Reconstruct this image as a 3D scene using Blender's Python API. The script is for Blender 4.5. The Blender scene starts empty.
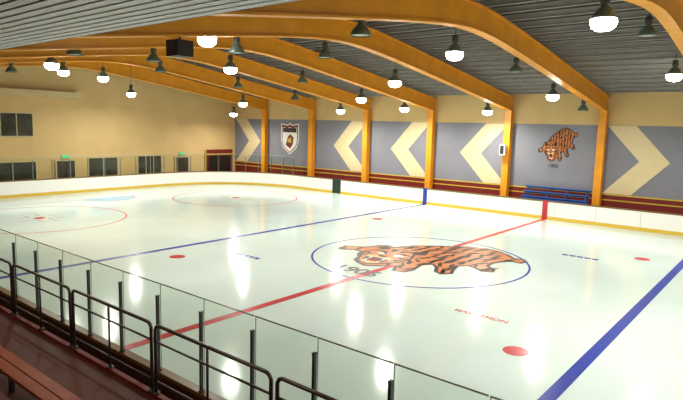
import bpy, math, random
from mathutils import Vector, Matrix
random.seed(4)
scene=bpy.context.scene
COL=scene.collection
scene.view_settings.view_transform='Standard'
scene.view_settings.look='None'

# ------------------------------------------------------------------ materials
def mat(name,color,rough=.6,metal=0,noise=0,nscale=3,emit=None,estr=0,spec=.5,color2=None,bump=0):
    m=bpy.data.materials.new(name);m.use_nodes=True;nt=m.node_tree;b=nt.nodes['Principled BSDF']
    b.inputs['Base Color'].default_value=(*color,1);b.inputs['Roughness'].default_value=rough
    b.inputs['Metallic'].default_value=metal;b.inputs['Specular IOR Level'].default_value=spec
    if noise or color2:
        tc=nt.nodes.new('ShaderNodeTexCoord');n=nt.nodes.new('ShaderNodeTexNoise');n.inputs['Scale'].default_value=nscale;n.inputs['Detail'].default_value=4
        nt.links.new(tc.outputs['Object'],n.inputs['Vector'])
        r=nt.nodes.new('ShaderNodeValToRGB')
        c2=color2 or tuple(max(0,c*(1-noise)) for c in color)
        r.color_ramp.elements[0].position=.35;r.color_ramp.elements[1].position=.65
        r.color_ramp.elements[0].color=(*c2,1);r.color_ramp.elements[1].color=(*color,1)
        nt.links.new(n.outputs['Fac'],r.inputs['Fac']);nt.links.new(r.outputs['Color'],b.inputs['Base Color'])
        if bump:
            bp=nt.nodes.new('ShaderNodeBump');bp.inputs['Strength'].default_value=bump
            nt.links.new(n.outputs['Fac'],bp.inputs['Height']);nt.links.new(bp.outputs['Normal'],b.inputs['Normal'])
    if emit:
        b.inputs['Emission Color'].default_value=(*emit,1);b.inputs['Emission Strength'].default_value=estr
    return m
def s(r,g,b):
    f=lambda c:(c/255/12.92 if c/255<=.04045 else ((c/255+.055)/1.055)**2.4)
    return (f(r),f(g),f(b))
ICE=mat('ice',s(212,231,225),.12,noise=.09,nscale=.3,spec=.36)
WHITE=mat('board_white',s(240,240,234),.35)
KICK=mat('kickplate_yellow',s(214,180,60),.4)
CAP=mat('board_cap',s(120,90,50),.4)
REDL=mat('line_red',s(192,54,66),.25,noise=.15,nscale=2)
REDF=mat('line_red_faint',s(206,112,108),.25)
BLUEL=mat('line_blue',s(44,66,165),.25,noise=.1,nscale=2)
CREASE=mat('crease_blue',s(150,198,226),.25)
YEL=mat('steel_yellow',s(236,156,32),.4,noise=.12,nscale=1.2)
CEIL=mat('roof_deck',s(98,96,92),.7,noise=.3,nscale=.6)
FOIL=mat('ceiling_slat',s(226,226,224),.4,noise=.1,nscale=.8)
PURL=mat('purlin_steel',s(180,178,172),.5,noise=.12)
JOINT=mat('board_joint',s(150,150,146),.5)
CREAM=mat('wall_cream',s(222,190,130),.75,noise=.08,nscale=.6)
GREY=mat('wall_grey',s(136,137,146),.75,noise=.08,nscale=.7)
CHEV=mat('chevron_cream',s(228,210,164),.7,noise=.05)
MAROON=mat('maroon_paint',s(124,34,28),.5,noise=.15)
DARK=mat('dark_void',s(28,24,24),.4)
METAL=mat('dark_metal',s(70,70,70),.35,metal=.6)
RAIL=mat('rail_metal',s(96,92,90),.3,metal=.7)
SHADE=mat('shade_green',s(96,118,110),.4,metal=.2)
BODY=mat('fixture_grey',s(70,72,70),.5)
LIT=mat('lamp_lit',(1,1,1),.5,emit=(1,.98,.93),estr=28)
UNLIT=mat('lamp_glass_off',s(170,175,165),.3)
FLOORM=mat('concrete',s(80,60,50),.7,noise=.2)
STANDM=mat('stand_brown',s(104,48,34),.55,noise=.3,nscale=2)
BENCH=mat('bench_wood',s(170,84,52),.35,noise=.25,nscale=3)
BLUEB=mat('blue_plastic',s(40,92,170),.4)
FRAME=mat('frame_cream',s(205,190,150),.5)
DOORM=mat('door_brown',s(70,58,50),.5)
WIN=mat('window_dark',s(80,80,68),.12,noise=.5,nscale=.8)
GREEN=mat('gate_green',s(24,48,36),.5)
EXIT=mat('exit_green',s(60,190,120),.5,emit=(.1,.8,.4),estr=.3)
BLACK=mat('black_paint',s(22,18,18),.4)
TAN=mat('duct_cream',s(214,192,140),.6)
RUBBER=mat('rubber_outer',s(74,44,34),.6,noise=.2)
FUR=mat('jaguar_fur',s(202,122,64),.35,noise=.25,nscale=2)
FURL=mat('jaguar_fur_light',s(226,178,124),.35)

def glass_mat():
    m=bpy.data.materials.new('rink_glass');m.use_nodes=True;nt=m.node_tree;nt.nodes.clear()
    o=nt.nodes.new('ShaderNodeOutputMaterial');mx=nt.nodes.new('ShaderNodeMixShader');t=nt.nodes.new('ShaderNodeBsdfTransparent')
    g=nt.nodes.new('ShaderNodeBsdfGlossy');l=nt.nodes.new('ShaderNodeLayerWeight')
    t.inputs[0].default_value=(.87,.92,.87,1);g.inputs['Roughness'].default_value=.03;l.inputs['Blend'].default_value=.12
    nt.links.new(l.outputs['Fresnel'],mx.inputs[0]);nt.links.new(t.outputs[0],mx.inputs[1]);nt.links.new(g.outputs[0],mx.inputs[2]);nt.links.new(mx.outputs[0],o.inputs[0])
    return m
GLASS=glass_mat()
GEDGE=mat('glass_edge',s(190,210,190),.2)

# ------------------------------------------------------------------ mesh builder
class MB:
    def __init__(s): s.v=[];s.f=[];s.mi=[];s.mats=[];s.sm=[]
    def m(s,mt):
        if mt not in s.mats: s.mats.append(mt)
        return s.mats.index(mt)
    def add(s,vs,fs,mt,smooth=False):
        o=len(s.v);s.v+= [tuple(v) for v in vs];k=s.m(mt)
        for f in fs: s.f.append([i+o for i in f]);s.mi.append(k);s.sm.append(smooth)
    def box(s,x0,x1,y0,y1,z0,z1,mt):
        s.add([(x0,y0,z0),(x1,y0,z0),(x1,y1,z0),(x0,y1,z0),(x0,y0,z1),(x1,y0,z1),(x1,y1,z1),(x0,y1,z1)],
              [(0,3,2,1),(4,5,6,7),(0,1,5,4),(1,2,6,5),(2,3,7,6),(3,0,4,7)],mt)
    def tube(s,pts,r,mt,n=8,closed=False):
        pts=[Vector(p) for p in pts];rings=[];N=len(pts)
        for i,p in enumerate(pts):
            a=pts[i-1] if (i>0 or closed) else p;b=pts[(i+1)%N] if (i<N-1 or closed) else p
            d=(b-a).normalized();up=Vector((0,0,1)) if abs(d.z)<.9 else Vector((0,1,0))
            x=d.cross(up).normalized();y=x.cross(d)
            rings.append([p+x*r*math.cos(2*math.pi*k/n)+y*r*math.sin(2*math.pi*k/n) for k in range(n)])
        vs=[v for q in rings for v in q];fs=[]
        for i in range(N if closed else N-1):
            j=(i+1)%N
            for k in range(n): fs.append((i*n+k,i*n+(k+1)%n,j*n+(k+1)%n,j*n+k))
        if not closed: fs.append(tuple(range(n))[::-1]);fs.append(tuple((N-1)*n+k for k in range(n)))
        s.add(vs,fs,mt,True)
    def lathe(s,prof,c,mt,n=20):
        vs=[];fs=[]
        for r,z in prof:
            for k in range(n): vs.append((c[0]+r*math.cos(2*math.pi*k/n),c[1]+r*math.sin(2*math.pi*k/n),c[2]+z))
        for i in range(len(prof)-1):
            for k in range(n): fs.append((i*n+k,i*n+(k+1)%n,(i+1)*n+(k+1)%n,(i+1)*n+k))
        s.add(vs,fs,mt,True)
    def poly_y(s,pts,y,th,mt):
        n=len(pts);vs=[(x,y,z) for x,z in pts]+[(x,y-th,z) for x,z in pts]
        fs=[tuple(range(n)),tuple(range(n,2*n))[::-1]]+[(i,(i+1)%n,n+(i+1)%n,n+i) for i in range(n)]
        s.add(vs,fs,mt)
    def ring(s,cx,cy,r0,r1,z,mt,n=96,a0=0,a1=2*math.pi):
        vs=[];fs=[]
        for k in range(n+1):
            a=a0+(a1-a0)*k/n
            vs+=[(cx+r0*math.cos(a),cy+r0*math.sin(a),z),(cx+r1*math.cos(a),cy+r1*math.sin(a),z)]
        for k in range(n): fs.append((2*k,2*k+1,2*k+3,2*k+2))
        s.add(vs,fs,mt)
    def disc(s,cx,cy,r,z,mt,n=40):
        s.add([(cx+r*math.cos(2*math.pi*k/n),cy+r*math.sin(2*math.pi*k/n),z) for k in range(n)],[tuple(range(n))],mt)
    def quad(s,x0,x1,y0,y1,z,mt): s.add([(x0,y0,z),(x1,y0,z),(x1,y1,z),(x0,y1,z)],[(0,1,2,3)],mt)
    def obj(s,name,parent=None,loc=None):
        me=bpy.data.meshes.new(name);vv=s.v
        if loc: vv=[(a-loc[0],b-loc[1],c-loc[2]) for a,b,c in vv]
        me.from_pydata(vv,[],s.f);me.update()
        for m_ in s.mats: me.materials.append(m_)
        me.polygons.foreach_set('material_index',s.mi);me.polygons.foreach_set('use_smooth',s.sm)
        o=bpy.data.objects.new(name,me);COL.objects.link(o)
        if loc: o.location=loc
        if parent: o.parent=parent
        return o
def empty(name,loc=(0,0,0)):
    e=bpy.data.objects.new(name,None);e.location=loc;e.empty_display_size=.2;COL.objects.link(e);return e
def text(name,body,size,mt,parent=None,loc=(0,0,0),rot=(0,0,0),bold=.0):
    c=bpy.data.curves.new(name,'FONT');c.body=body;c.size=size;c.align_x='CENTER';c.align_y='CENTER';c.offset=bold;c.extrude=.002
    c.materials.append(mt);o=bpy.data.objects.new(name,c);COL.objects.link(o);o.location=loc;o.rotation_euler=rot
    if parent:o.parent=parent
    return o

# ------------------------------------------------------------------ constants
HX,HY,CR=29.5,14.85,7.6
BX=8.64
XL,XR=-31.6,33.0
YF,YN=16.6,-26.0
def rz(y): return 9.72-.142*math.sqrt((y+1.5)**2+5)      # beam centre height

# ------------------------------------------------------------------ shell
b=MB();b.box(XL-.2,XR+.2,YN-.2,YF+.2,-.3,-.03,FLOORM);b.obj('floor')
def rrect(hx,hy,r,n=14):
    pts=[]
    for cx,cy,a in ((hx-r,hy-r,0),(-hx+r,hy-r,90),(-hx+r,-hy+r,180),(hx-r,-hy+r,270)):
        for k in range(n+1):
            t=math.radians(a+90*k/n);pts.append((cx+r*math.cos(t),cy+r*math.sin(t)))
    return pts
b=MB();P=rrect(HX-.03,HY-.03,CR);b.add([(x,y,0) for x,y in P],[tuple(range(len(P)))],ICE)
b.add([(x,y,0) for x,y in P]+[(x,y,-.03) for x,y in P],[(i,(i+1)%len(P),len(P)+(i+1)%len(P),len(P)+i) for i in range(len(P))],ICE)
b.obj('ice_rink_surface')

# far wall
b=MB();b.box(XL,XR,YF,YF+.2,-.03,1.7,MAROON);b.box(XL,XR,YF,YF+.2,1.7,5.9,GREY);b.box(XL,XR,YF,YF+.2,5.9,8.6,CREAM);b.obj('wall_far')
b=MB();b.box(XL,XR,YF-.03,YF,1.68,1.76,KICK);b.box(XL,XR,YF-.03,YF,1.35,1.42,KICK);b.obj('trim_1')
b=MB()
def chev(ax,d,z=3.8):
    p=[(ax,z),(ax+d*1.9,5.88),(ax+d*3.5,5.88),(ax+d*1.6,z),(ax+d*3.5,1.78),(ax+d*1.9,1.78)]
    if d<0: p=p[::-1]
    b.poly_y(p,YF-.005,.02,CHEV)
for ax in (-6.95,-12.95,-18.8): chev(ax,1)
chev(-27.9,-1);chev(6.3,-1);chev(18.2,-1);chev(24,-1)
b.obj('chevron_mural')
# left wall with features
b=MB();b.box(XL-.2,XL,YN,YF,-.03,9.7,CREAM);b.obj('wall_left')
b=MB();b.box(XR,XR+.2,YN,YF,-.03,9.7,CREAM);b.obj('wall_right')
b=MB();b.box(XL,XR,YN-.2,YN,-.03,7.5,CREAM);b.obj('wall_near')
b=MB();b.box(XL,XL+.04,YN,YF-.05,-.03,.55,MAROON);b.obj('baseboard_left')
def window(i,y0,y1,z0,z1,mull=2,fm=FRAME):
    b=MB();x=XL
    b.box(x,x+.03,y0,y1,z0,z1,WIN);t=.07
    b.box(x,x+.09,y0-t,y1+t,z1,z1+t,fm);b.box(x,x+.12,y0-t,y1+t,z0-t,z0,fm)
    b.box(x,x+.09,y0-t,y0,z0,z1,fm);b.box(x,x+.09,y1,y1+t,z0,z1,fm)
    for k in range(1,mull): 
        yy=y0+(y1-y0)*k/mull;b.box(x,x+.07,yy-.025,yy+.025,z0,z1,fm)
    b.obj('window_%d'%i)
window(1,-5.6,-2.4,4.15,5.75,3)
window(2,-7.0,-2.3,.85,2.25,3)
window(3,1.7,4.1,.9,2.4,2)
window(4,6.0,8.2,.95,2.45,3)
def door(i,y0,y1,z1=2.25):
    b=MB();x=XL+.04
    b.box(x,x+.05,y0,y1,0,z1,DOORM);b.box(x,x+.1,y0-.1,y0,0,z1+.1,FRAME);b.box(x,x+.1,y1,y1+.1,0,z1+.1,FRAME);b.box(x,x+.1,y0,y1,z1,z1+.1,FRAME)
    ym=(y0+y1)/2;b.box(x+.05,x+.06,ym-.01,ym+.01,0,z1,BLACK)
    for q in (-1,1):
        a,c=sorted((ym+q*.12,ym+q*.42));b.box(x+.05,x+.06,a,c,1.0,1.95,WIN)
        b.tube([(x+.12,ym+q*.07,.9),(x+.12,ym+q*.07,1.3)],.02,METAL);b.tube([(x+.05,ym+q*.07,.92),(x+.12,ym+q*.07,.92)],.012,METAL)
    b.obj('door_%d'%i)
    b=MB();b.box(x,x+.08,ym-.28,ym+.28,z1+.22,z1+.44,EXIT);b.box(x,x+.06,ym-.31,ym+.31,z1+.19,z1+.47,FRAME);b.obj('exit_sign')
door(1,-.8,.55);door(2,9.7,11.0)
b=MB();x=XL+.04
b.box(x,x+.06,13.0,16.2,.5,2.9,MAROON);b.box(x,x+.08,13.3,15.9,.6,2.3,DARK)
b.box(x,x+.1,12.9,16.3,2.4,2.5,KICK);b.box(x,x+.1,12.9,13.0,.5,2.9,KICK);b.box(x+.08,x+.1,14.55,14.6,.6,2.3,MAROON);b.obj('door_3')
b=MB();b.box(XL,XL+.6,-14,1.0,7.0,7.45,TAN)
for k in range(8): b.box(XL,XL+.62,-13.5+k*2,-13.42+k*2,6.98,7.47,FRAME)
b.obj('ventilation_duct')

# ceiling
ys=[YN+ (YF-YN)*k/48 for k in range(49)]
b=MB();vs=[];fs=[]
for y in ys:
    z=rz(y)+.75;vs+=[(XL,y,z),(XR,y,z),(XL,y,z+.15),(XR,y,z+.15)]
for k in range(48):
    a=4*k;fs+=[(a,a+4,a+5,a+1),(a+2,a+3,a+7,a+6)]
b.add(vs,fs,CEIL);b.obj('ceiling')
b=MB();y=YN+.6
while y<YF-.3:
    z=rz(y)+.50;b.box(XL,XR,y-.05,y+.05,z,z+.24,PURL);b.box(XL,XR,y-.13,y+.05,z,z+.02,PURL);y+=1.0
b.obj('roof_purlins')
# slatted suspended ceiling above spectator stand
b=MB();y=-14.9;k=0
while y>-25.5:
    zz=7.0-.06*( -14.9-y)
    b.box(XL+.1,24,y-.17,y,zz,zz+.03,FOIL);b.box(XL+.1,24,y-.02,y,zz,zz+.07,FOIL)
    y-=.24;k+=1
for x in [XL+1+1.8*i for i in range(31)]:
    b.add([(x-.03,-14.9,7.08),(x+.03,-14.9,7.08),(x+.03,-25.5,6.44),(x-.03,-25.5,6.44),(x-.03,-14.9,7.16),(x+.03,-14.9,7.16),(x+.03,-25.5,6.52),(x-.03,-25.5,6.52)],
          [(0,3,2,1),(4,5,6,7),(0,1,5,4),(1,2,6,5),(2,3,7,6),(3,0,4,7)],DARK)
    if int((x-XL)/1.8)%3==0: b.tube([(x,-15.0,7.1),(x,-15.0,rz(-15)+.5)],.012,METAL,6)
b.add([(XL+.1,-14.9,7.17),(24,-14.9,7.17),(24,-25.5,6.53),(XL+.1,-25.5,6.53)],[(0,1,2,3)],DARK)
b.obj('slatted_ceiling_canopy')

# portal frames
FX=[2.6+5.92*k for k in range(-5,5)]
def frame(x):
    b=MB();prof=[(-.2,-.46),(.2,-.46),(.2,-.40),(.11,-.40),(.11,.40),(.2,.40),(.2,.46),(-.2,.46),(-.2,.40),(-.11,.40),(-.11,-.40),(-.2,-.40)]
    n=12;vs=[];fs=[];N=64;y0,y1=YN+.1,YF-.05
    for k in range(N+1):
        y=y0+(y1-y0)*k/N;z=rz(y)
        for px,pz in prof: vs.append((x+px,y,z+pz))
    for k in range(N):
        for i in range(n): fs.append((k*n+i,k*n+(i+1)%n,(k+1)*n+(i+1)%n,(k+1)*n+i))
    fs.append(tuple(range(n)));fs.append(tuple(N*n+i for i in range(n))[::-1])
    b.add(vs,fs,YEL)
    for yc in (YF-.3,YN+.4):
        zt=rz(yc)-.42
        b.box(x-.22,x+.22,yc-.22,yc-.16,-.03,zt,YEL);b.box(x-.22,x+.22,yc+.16,yc+.22,-.03,zt,YEL);b.box(x-.14,x+.14,yc-.16,yc+.16,-.03,zt,YEL)
        b.box(x-.3,x+.3,yc-.28,yc+.28,-.03,.03,METAL)
    b.obj('portal_frame')
for x in FX: frame(x)

# ------------------------------------------------------------------ rink boards
b=MB()
A=rrect(HX,HY,CR);B=rrect(HX+.12,HY+.12,CR+.12);A2=rrect(HX-.02,HY-.02,CR-.02);B2=rrect(HX+.14,HY+.14,CR+.14)
def band(b,P,z0,z1,mt,flip=False):
    n=len(P);vs=[(x,y,z0) for x,y in P]+[(x,y,z1) for x,y in P]
    fs=[(i,(i+1)%n,n+(i+1)%n,n+i) for i in range(n)]
    if not flip: fs=[f[::-1] for f in fs]
    b.add(vs,fs,mt)
def flat(b,P,Q,z,mt):
    n=len(P);b.add([(x,y,z) for x,y in P]+[(x,y,z) for x,y in Q],[(i,(i+1)%n,n+(i+1)%n,n+i) for i in range(n)],mt)
band(b,A2,0.0,.2,KICK);flat(b,A2,A,.2,KICK);band(b,A,.2,1.1,WHITE);band(b,A2,1.1,1.17,CAP);flat(b,A,A2,1.1,CAP);flat(b,A2,B2,1.17,CAP)
band(b,B2,1.1,1.17,CAP,True);band(b,B,-.03,1.1,RUBBER,True)
for yy,sg in ((HY,-1),(-HY,1)):
    for xx,mt,w in ((0,REDL,.16),(-BX,BLUEL,.16),(BX,BLUEL,.16)):
        y0,y1=sorted((yy+sg*.025,yy-sg*.0));b.box(xx-w,xx+w,y0,y1,.0,1.18,mt)
b.box(-17.35,-16.5,HY-.03,HY,.02,1.2,GREEN)
for k in range(-9,10):
    xx=k*2.4+.6
    if abs(xx)<21.5: b.box(xx-.008,xx+.008,HY-.004,HY,.2,1.1,JOINT)
b.obj('dasher_boards')

# ------------------------------------------------------------------ ice markings (thin painted film)
Z=.004
HYm=HY-.05
b=MB();b.quad(-.15,.15,-HYm,HYm,Z,REDL)
b.quad(-BX-.15,-BX+.15,-HYm,HYm,Z,BLUEL);b.quad(BX-.15,BX+.15,-HYm,HYm,Z,BLUEL)
b.ring(0,0,4.44,4.53,Z+.002,BLUEL)
for sx in (-1,1):
    b.quad(sx*25.6-.03,sx*25.6+.03,-13.6,13.6,Z,REDF)
    for sy in (-1,1):
        b.disc(sx*7.14,sy*6.96,.32,Z,REDL);b.ring(sx*20,sy*6.96,4.43,4.53,Z,REDF);b.disc(sx*20,sy*6.96,.3,Z,REDL)
        for qx in (-1,1):
            for qy in (-1,1):
                cx,cy=sx*20,sy*6.96
                a,c=sorted((cx+qx*.45,cx+qx*1.5));b.quad(a,c,cy+qy*.32-.03,cy+qy*.32+.03,Z,REDF)
                a,c=sorted((cy+qy*.32,cy+qy*1.2));b.quad(cx+qx*.45-.03,cx+qx*.45+.03,a,c,Z,REDF)
    b.ring(sx*25.6,0,0,1.8,Z,CREASE,a0=(-math.pi/2 if sx<0 else math.pi/2),a1=(math.pi/2 if sx<0 else 1.5*math.pi),n=30)
    b.ring(sx*25.6,0,1.8,1.86,Z+.001,REDF,a0=(-math.pi/2 if sx<0 else math.pi/2),a1=(math.pi/2 if sx<0 else 1.5*math.pi),n=30)
for (x,y) in ((-5.3,-4.9),(5.0,5.3)):
    for i in range(5): b.quad(x-.75+.32*i,x-.50+.32*i,y-.11,y+.11,Z,BLUEL)
    b.quad(x-.75,x+.76,y+.09,y+.14,Z,BLUEL)
b.obj('ice_markings')
text('ice_lettering','MARATHON',.30,REDF,loc=(5.3,-5.1,Z+.001),bold=.006)

SIL=[(-3.6,-.75),(-3.5,-.25),(-3.0,.0),(-2.7,.35),(-2.6,.9),(-2.25,1.15),(-1.9,1.0),(-1.7,1.5),(-1.2,2.2),(-.4,2.9),(.4,3.5),(1.2,3.85),(1.9,3.7),(2.5,3.3),(2.9,2.9),(3.3,2.95),(3.6,2.6),(3.5,2.1),(3.1,2.15),(2.85,1.9),(2.7,1.3),(2.75,.8),(3.2,.4),(3.3,0.0),(2.9,-.25),(2.45,.05),(2.15,.2),(1.9,-.1),(2.1,-.8),(2.3,-1.3),(2.0,-1.7),(1.6,-1.5),(1.3,-.9),(1.0,-.6),(.8,-1.0),(1.0,-1.9),(.9,-2.4),(.4,-2.5),(.1,-1.9),(-.1,-1.6),(-.3,-2.3),(-.8,-2.65),(-1.3,-2.45),(-1.75,-2.1),(-1.9,-1.6),(-2.2,-1.3),(-2.4,-.8),(-2.8,-.7),(-3.1,-1.0),(-3.4,-1.05)]
def inside(x,y,P):
    r=False;j=len(P)-1
    for i in range(len(P)):
        if (P[i][1]>y)!=(P[j][1]>y) and x<(P[j][0]-P[i][0])*(y-P[i][1])/(P[j][1]-P[i][1])+P[i][0]: r=not r
        j=i
    return r
def inset(P,d):
    n=len(P);out=[]
    for i in range(n):
        a=Vector(P[i-1]);p=Vector(P[i]);c=Vector(P[(i+1)%n])
        t=(c-a).normalized();nn=Vector((-t.y,t.x))
        q=p+nn*d
        if not inside(q.x,q.y,P): q=p-nn*d
        out.append((q.x,q.y))
    return out
def jaguar(name,k,M):
    e=empty(name)
    e.matrix_world=M
    rnd=random.Random(11)
    def part(nm,polys,mt,h):
        b=MB()
        for pts in polys: b.add([(x,y,h/k) for x,y in pts],[tuple(range(len(pts)))],mt)
        o=b.obj(nm,e);o.scale=(k,k,k);return o
    part('outline',[SIL[::-1]],BLACK,.001)
    part('fur',[inset(SIL,.15)[::-1]],FUR,.003)
    # rosettes / stripes over the trunk and legs
    S2=inset(SIL,.15);blobs=[]
    yy=-2.5
    while yy<3.8:
        xx=-3.4
        while xx<3.6:
            x=xx+rnd.uniform(-.12,.12);y=yy+rnd.uniform(-.1,.1)
            onhead=(x+1.25)**2/1.3**2+(y+.75)**2/1.75**2<1
            if inside(x,y,S2) and not onhead:
                a=.75+rnd.uniform(-.5,.5)+(.6 if y<0 else 0);L=rnd.uniform(.22,.46);w=rnd.uniform(.09,.14);c,sn=math.cos(a),math.sin(a);p=[]
                for t,v in ((-1,0),(-.5,.8),(.1,1),(.7,.6),(1,0),(.5,-.6),(0,-.9),(-.6,-.7)):
                    u=t*L;v=v*w*rnd.uniform(.7,1.2)+.1*math.sin(t*2.5);p.append((x+u*c-v*sn,y+u*sn+v*c))
                blobs.append(p)
            xx+=.52
        yy+=.36
    part('markings',blobs,BLACK,.0045)
    # head: ears, brow, eyes, nose, open mouth with fangs
    part('head_outline',[[(-2.37,-.55),(-2.0,.45),(-1.2,.87),(-.4,.5),(-.02,-.4),(-.07,-1.25),(-.35,-1.85),(-.88,-2.38),(-1.58,-2.15),(-1.97,-1.45)]],BLACK,.0048)
    part('cheek',[[(-2.25,-.55),(-1.9,.35),(-1.2,.75),(-.5,.4),(-.15,-.4),(-.2,-1.2),(-.45,-1.75),(-.9,-2.25),(-1.5,-2.05),(-1.85,-1.4)]],FUR,.005)
    part('ears',[[(-2.4,.4),(-2.2,1.0),(-1.75,.55),(-1.9,.25)],[(-.75,.75),(-.2,1.25),(0,.6),(-.35,.25)]],BLACK,.0055)
    part('muzzle',[[(-1.75,-.95),(-1.2,-.65),(-.65,-.95),(-.55,-1.3),(-1.15,-1.2),(-1.8,-1.3)],[(-1.5,-1.95),(-1.0,-1.8),(-.6,-1.9),(-.9,-2.2),(-1.3,-2.15)]],FURL,.006)
    part('mouth',[[(-1.7,-1.3),(-1.15,-1.15),(-.55,-1.3),(-.6,-1.75),(-1.05,-1.85),(-1.5,-1.85)]],BLACK,.0065)
    part('tongue',[[(-1.35,-1.6),(-1.05,-1.5),(-.8,-1.6),(-.9,-1.8),(-1.3,-1.8)]],REDL,.007)
    part('fangs',[[(-1.5,-1.27),(-1.38,-1.24),(-1.42,-1.6)],[(-.85,-1.24),(-.72,-1.27),(-.8,-1.6)],[(-1.45,-1.85),(-1.3,-1.85),(-1.38,-1.6)],[(-.85,-1.83),(-.7,-1.8),(-.78,-1.6)]],WHITE,.0075)
    part('eyes',[[(-1.85,-.35),(-1.5,-.55),(-1.4,-.35),(-1.6,-.25)],[(-.95,-.35),(-.85,-.55),(-.45,-.3),(-.7,-.2)]],WHITE,.007)
    part('face_lines',[[(-2.1,-.1),(-1.6,-.25),(-1.25,-.5),(-1.55,.08)],[(-1.1,-.5),(-.75,-.2),(-.25,-.05),(-.75,.12)],[(-1.45,-.7),(-.95,-.7),(-1.05,-.98),(-1.35,-.98)],[(-1.6,.55),(-1.38,.0),(-1.22,.55)],[(-1.12,.55),(-1.0,.0),(-.75,.5)],[(-2.2,-.5),(-1.7,-.75),(-2.05,-.9)],[(-.6,-.65),(-.15,-.45),(-.3,-.85)],[(-.5,-1.0),(-.2,-.95),(-.35,-1.35)],[(-2.0,-1.0),(-1.75,-1.05),(-1.8,-1.35)]],BLACK,.0068)
    t=text('year','1905',1.0*k,BLACK,e,loc=(-.55*k,-3.45*k,.003),bold=.008*k)
    return e
jaguar('jaguar_emblem_on_ice',1.03,Matrix.Translation((0,0,Z+.002)))
jaguar('jaguar_emblem_on_wall',.34,Matrix.Translation((-.1,YF-.01,4.4))@Matrix.Rotation(math.pi/2,4,'X'))

# shield crest on wall
b=MB()
def shield(cx,cz,w,h):
    p=[(cx-w,cz+h),(cx-w*.3,cz+h*.92),(cx,cz+h*1.02),(cx+w*.3,cz+h*.92),(cx+w,cz+h),(cx+w,cz-.1*h),(cx+w*.75,cz-h*.55),(cx,cz-h),(cx-w*.75,cz-h*.55),(cx-w,cz-.1*h)]
    return p[::-1]
b.poly_y(shield(-24,4.15,1.12,1.4),YF-.005,.02,WHITE);b.poly_y(shield(-24,4.15,1.02,1.28),YF-.025,.01,MAROON);b.poly_y(shield(-24,4.1,.92,1.12),YF-.035,.01,WHITE)
b.box(-24.85,-23.15,YF-.055,YF-.045,4.75,5.15,BLACK)
b.poly_y([(-24.5,3.6),(-24.2,4.4),(-23.9,4.6),(-23.5,4.3),(-23.6,3.7),(-23.9,3.3)],YF-.045,.01,MAROON)
b.poly_y([(-24.3,3.9),(-24.1,4.2),(-23.8,4.3),(-23.8,3.8)],YF-.055,.01,KICK)
b.obj('shield_crest')

# ------------------------------------------------------------------ glass
GT=2.72
def glass_panel(b,p,q,edge=True):
    p=Vector(p);q=Vector(q);d=(q-p).normalized();n=Vector((-d.y,d.x,0))*.006
    p=p+d*.012;q=q-d*.012
    def pris(a,c,z0,z1,mt):
        vs=[a-n,c-n,c+n,a+n];vs=[Vector((v.x,v.y,z0)) for v in vs]+[Vector((v.x,v.y,z1)) for v in vs]
        b.add(vs,[(0,3,2,1),(4,5,6,7),(0,1,5,4),(1,2,6,5),(2,3,7,6),(3,0,4,7)],mt)
    vs=[(p.x,p.y,1.18),(q.x,q.y,1.18),(q.x,q.y,GT),(p.x,p.y,GT)];b.add(vs,[(0,1,2,3)],GLASS)
    pris(p,q,GT-.015,GT+.004,GEDGE);pris(p-d*.004,p+d*.008,1.18,GT,GEDGE)
def stanch(b,p,nrm,h=2.5):
    x,y=p;nx,ny=nrm;x+=nx*.05;y+=ny*.05
    b.box(x-.02,x+.02,y-.025,y+.025,1.18,h,METAL);b.box(x-.026,x+.026,y-.03,y+.03,h,h+.02,METAL)
    b.box(x-.04,x+.04,y-.035,y+.035,1.18,1.21,METAL)
b=MB();yg=-HY-.06
xs=[8.75+1.2*k for k in range(-25,11)];xs=[x for x in xs if -21.9<x<21.9]
for i in range(len(xs)-1): glass_panel(b,(xs[i],yg,0),(xs[i+1],yg,0))
for x in xs: stanch(b,(x,yg),(0,-1))
b.obj('rink_glass_barrier')
b=MB();G=rrect(HX+.06,HY+.06,CR+.06,n=10)
left=[p for p in G if p[0]<-21.8]
pts=[];
for i in range(len(left)-1):
    a=Vector((*left[i],0));c=Vector((*left[i+1],0));L=(c-a).length;n=max(1,round(L/1.3))
    for k in range(n): pts.append(a+(c-a)*k/n)
pts.append(Vector((*left[-1],0)))
for i in range(len(pts)-1):
    glass_panel(b,pts[i],pts[i+1])
for i,p in enumerate(pts):
    t=(pts[min(i+1,len(pts)-1)]-pts[max(i-1,0)]).normalized();nn=(t.y,-t.x)
    if p.x*nn[0]+p.y*nn[1]<0: nn=(-nn[0],-nn[1])
    stanch(b,(p.x,p.y),nn)
b.obj('rink_glass_barrier')

# ------------------------------------------------------------------ stands (near side)
b=MB();b.box(-28,28,-17.7,-16.0,-.03,1.62,STANDM)
for k in range(5):
    y1=-17.7-.85*k;z=1.62+.42*(k+1);b.box(-28,28,y1-.85,y1,-.03,z,STANDM)
b.box(-28,28,-25.1,-21.95,-.03,3.72,STANDM)
b.box(-28,28,-16.06,-15.98,1.60,1.68,MAROON)
b.obj('spectator_stand')
def bench(y1,z):
    b=MB()
    for q in (0,.17): b.box(-27,9.4,y1-.16-q,y1-.01-q,z+.36,z+.41,BENCH)
    b.box(-27,9.4,y1-.03,y1-.01,z+.26,z+.355,BENCH)
    for x in [-26.5+1.9*i for i in range(19)]:
        b.box(x-.03,x+.03,y1-.30,y1-.04,z+.3,z+.36,METAL);b.box(x-.03,x+.03,y1-.2,y1-.14,z,z+.3,METAL)
    b.obj('bench')
bench(-17.1,1.625)
for k in range(4): bench(-18.2-.85*k,1.625+.42*(k+1))
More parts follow.
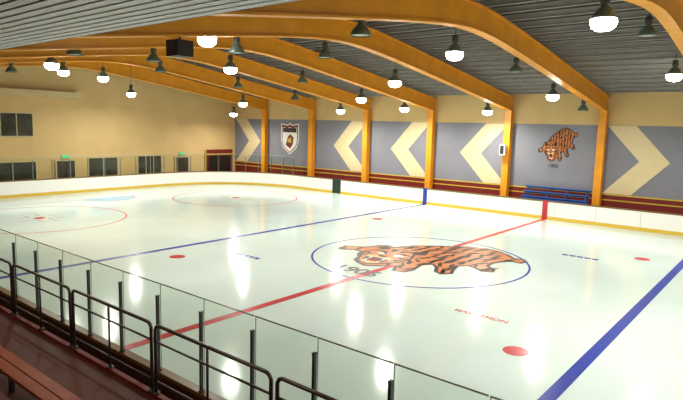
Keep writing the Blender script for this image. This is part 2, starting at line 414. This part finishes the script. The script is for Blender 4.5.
def rail(x0,x1):
    b=MB();y=-16.02;zt=2.68;r=.09;x0+=.05;x1-=.05
    pts=[(x0,y,1.69)]
    for k in range(6):
        a=math.pi-math.pi/2*k/5;pts.append((x0+r+r*math.cos(a),y,zt-r+r*math.sin(a)))
    for k in range(6):
        a=math.pi/2-math.pi/2*k/5;pts.append((x1-r+r*math.cos(a),y,zt-r+r*math.sin(a)))
    pts.append((x1,y,1.69));b.tube(pts,.025,RAIL,10)
    for z in (2.44,1.86): b.tube([(x0,y,z),(x1,y,z)],.016,RAIL)
    xm=(x0+x1)/2;b.tube([(xm,y,1.69),(xm,y,zt)],.018,RAIL)
    for x in (x0,xm,x1): b.lathe([(0,.02),(.05,.02),(.055,0)],(x,y,1.69),METAL,12)
    b.obj('guard_rail')
for k in range(-8,6): rail(.7+2.4*k,.7+2.4*k+2.4)

# ------------------------------------------------------------------ far-side blue bleacher
b=MB()
for r,(y,z) in enumerate(((15.5,1.3),(15.8,1.6),(16.1,1.9))):
    b.box(-1.8,2.3,y-.13,y+.13,z-.04,z,BLUEB);b.box(-1.8,2.3,y+.12,y+.15,z-.16,z-.04,BLUEB)
    for x in (-1.6,-.3,.9,2.1): b.box(x-.03,x+.03,y-.03,y+.03,-.03,z-.04,BLUEB)
b.box(-1.8,2.3,15.36,15.38,.7,1.2,BLUEB)
b.obj('blue_bleacher')
b=MB();b.box(-3.75,-3.15,-9.6,-9.0,7.5,8.0,BLACK);b.box(-3.7,-3.2,-9.62,-9.6,7.55,7.95,METAL);b.lathe([(0,0),(.18,0)],(-3.45,-9.3,7.49),METAL)
b.box(-3.48,-3.42,-9.33,-9.27,8.0,8.1,METAL);b.obj('loudspeaker')
b=MB();b.box(-3.6,-3.25,15.7,16.0,3.8,4.5,WHITE);b.box(-3.56,-3.29,15.69,15.7,3.86,4.44,METAL);b.box(-3.46,-3.38,15.85,16.08,4.1,4.2,METAL);b.obj('wall_loudspeaker')

# ------------------------------------------------------------------ pendant lamps
def lamp(x,y,z,lit,power=335):
    b=MB()
    b.lathe([(.30,-.02),(.31,0),(.27,.10),(.17,.24),(.09,.32),(.09,.36)],(x,y,z),SHADE)
    b.lathe([(.29,0),(.25,.10),(.16,.22),(.0,.23)],(x,y,z),UNLIT)
    b.lathe([(0,.36),(.11,.36),(.12,.40),(.12,.58),(.08,.62),(0,.62)],(x,y,z),BODY,14)
    top=rz(y)+.52
    b.tube([(x,y,z+.6),(x,y,top)],.015,METAL,6)
    if lit: b.lathe([(.31,.0),(.32,-.09),(.28,-.2),(.18,-.27),(0,-.30)],(x,y,z),LIT)
    else: b.lathe([(.27,.02),(.2,-.0),(0,-.01)],(x,y,z),UNLIT)
    e=b.obj('pendant_lamp',loc=(x,y,z))
    if lit:
        l=bpy.data.lights.new('bulb','AREA');l.shape='DISK';l.size=.4;l.energy=power;l.color=(1,.955,.87);l.spread=math.radians(165)
        o=bpy.data.objects.new('bulb',l);COL.objects.link(o);o.parent=e;o.location=(0,0,-.31)
LITS=[(8.0,-4.9,8.25),(7.5,8.0,8.0),(2.0,-1.4,8.2),(1.6,10.2,7.33),(-3.9,-7.9,8.3),(-9.8,-2.0,8.1),(-21.6,-4.6,8.2),(-21.6,-2.2,8.05),(-26.8,2.7,7.45),(-27.5,13,6.3),(-3.9,3.5,7.7),(-9.8,8.5,7.2),(-3.9,14.2,6.65),(-15.6,13.5,6.65),
 (-15.6,-7.9,8.0),(-21.6,9,7.0),(13.6,0,8.2),(13.6,9,7.6),(13.7,-8,8),(19.6,-4,8),(19.6,6,8),(25.6,0,8),(-9.8,13.5,6.8)]
OFF=[(2.0,-7.0,8.05),(7.8,.9,8.65),(2.0,4.2,8.0),(-3.9,-6.6,7.95),(-3.9,-1.8,8.3),(-9.8,3.1,7.8),(-15.6,-2.1,8.15),(-21.6,-7.4,7.9),(-9.8,-9.6,7.9),(-9.8,-6.2,8.0),(-15.6,3.4,7.7),(-15.6,8.5,7.2),(2.0,14.2,6.7)]
for q in LITS: lamp(*q,True)
for q in OFF: lamp(*q,False)
# added out-of-view fill lights below the canopy, to brighten the stand
for x in (-12,-4,4,12):
    b=MB();z=6.8;b.lathe([(.12,.0),(.12,-.03),(.0,-.03)],(x,-18.2,z-.02),LIT,16);b.lathe([(.12,.02),(.16,.02),(.16,-.04),(.12,-.04)],(x,-18.2,z-.02),BODY,16)
    e=b.obj('stand_fill_light',loc=(x,-18.2,z))
    l=bpy.data.lights.new('bulb','AREA');l.shape='DISK';l.size=.24;l.energy=45;l.color=(1,.8,.55)
    o=bpy.data.objects.new('bulb',l);COL.objects.link(o);o.parent=e;o.location=(0,0,-.08)

w=bpy.data.worlds.new('w');scene.world=w;w.use_nodes=True;w.node_tree.nodes['Background'].inputs[0].default_value=(.5,.5,.5,1);w.node_tree.nodes['Background'].inputs[1].default_value=.1

# ------------------------------------------------------------------ camera
cam=bpy.data.cameras.new('camera');co=bpy.data.objects.new('camera',cam);COL.objects.link(co);scene.camera=co
f,yaw,pitch,roll=565.3406,-0.6842,0.1305,0.0256
F=Vector((math.sin(yaw)*math.cos(pitch),math.cos(yaw)*math.cos(pitch),-math.sin(pitch)))
R=F.cross(Vector((0,0,1))).normalized();U=R.cross(F)
R2=R*math.cos(roll)+U*math.sin(roll);U2=U*math.cos(roll)-R*math.sin(roll)
co.matrix_world=Matrix(((R2.x,U2.x,-F.x,12.2309),(R2.y,U2.y,-F.y,-20.2246),(R2.z,U2.z,-F.z,5.4579),(0,0,0,1)))
cam.sensor_fit='HORIZONTAL';cam.sensor_width=36;cam.lens=f/683*36;cam.clip_end=300
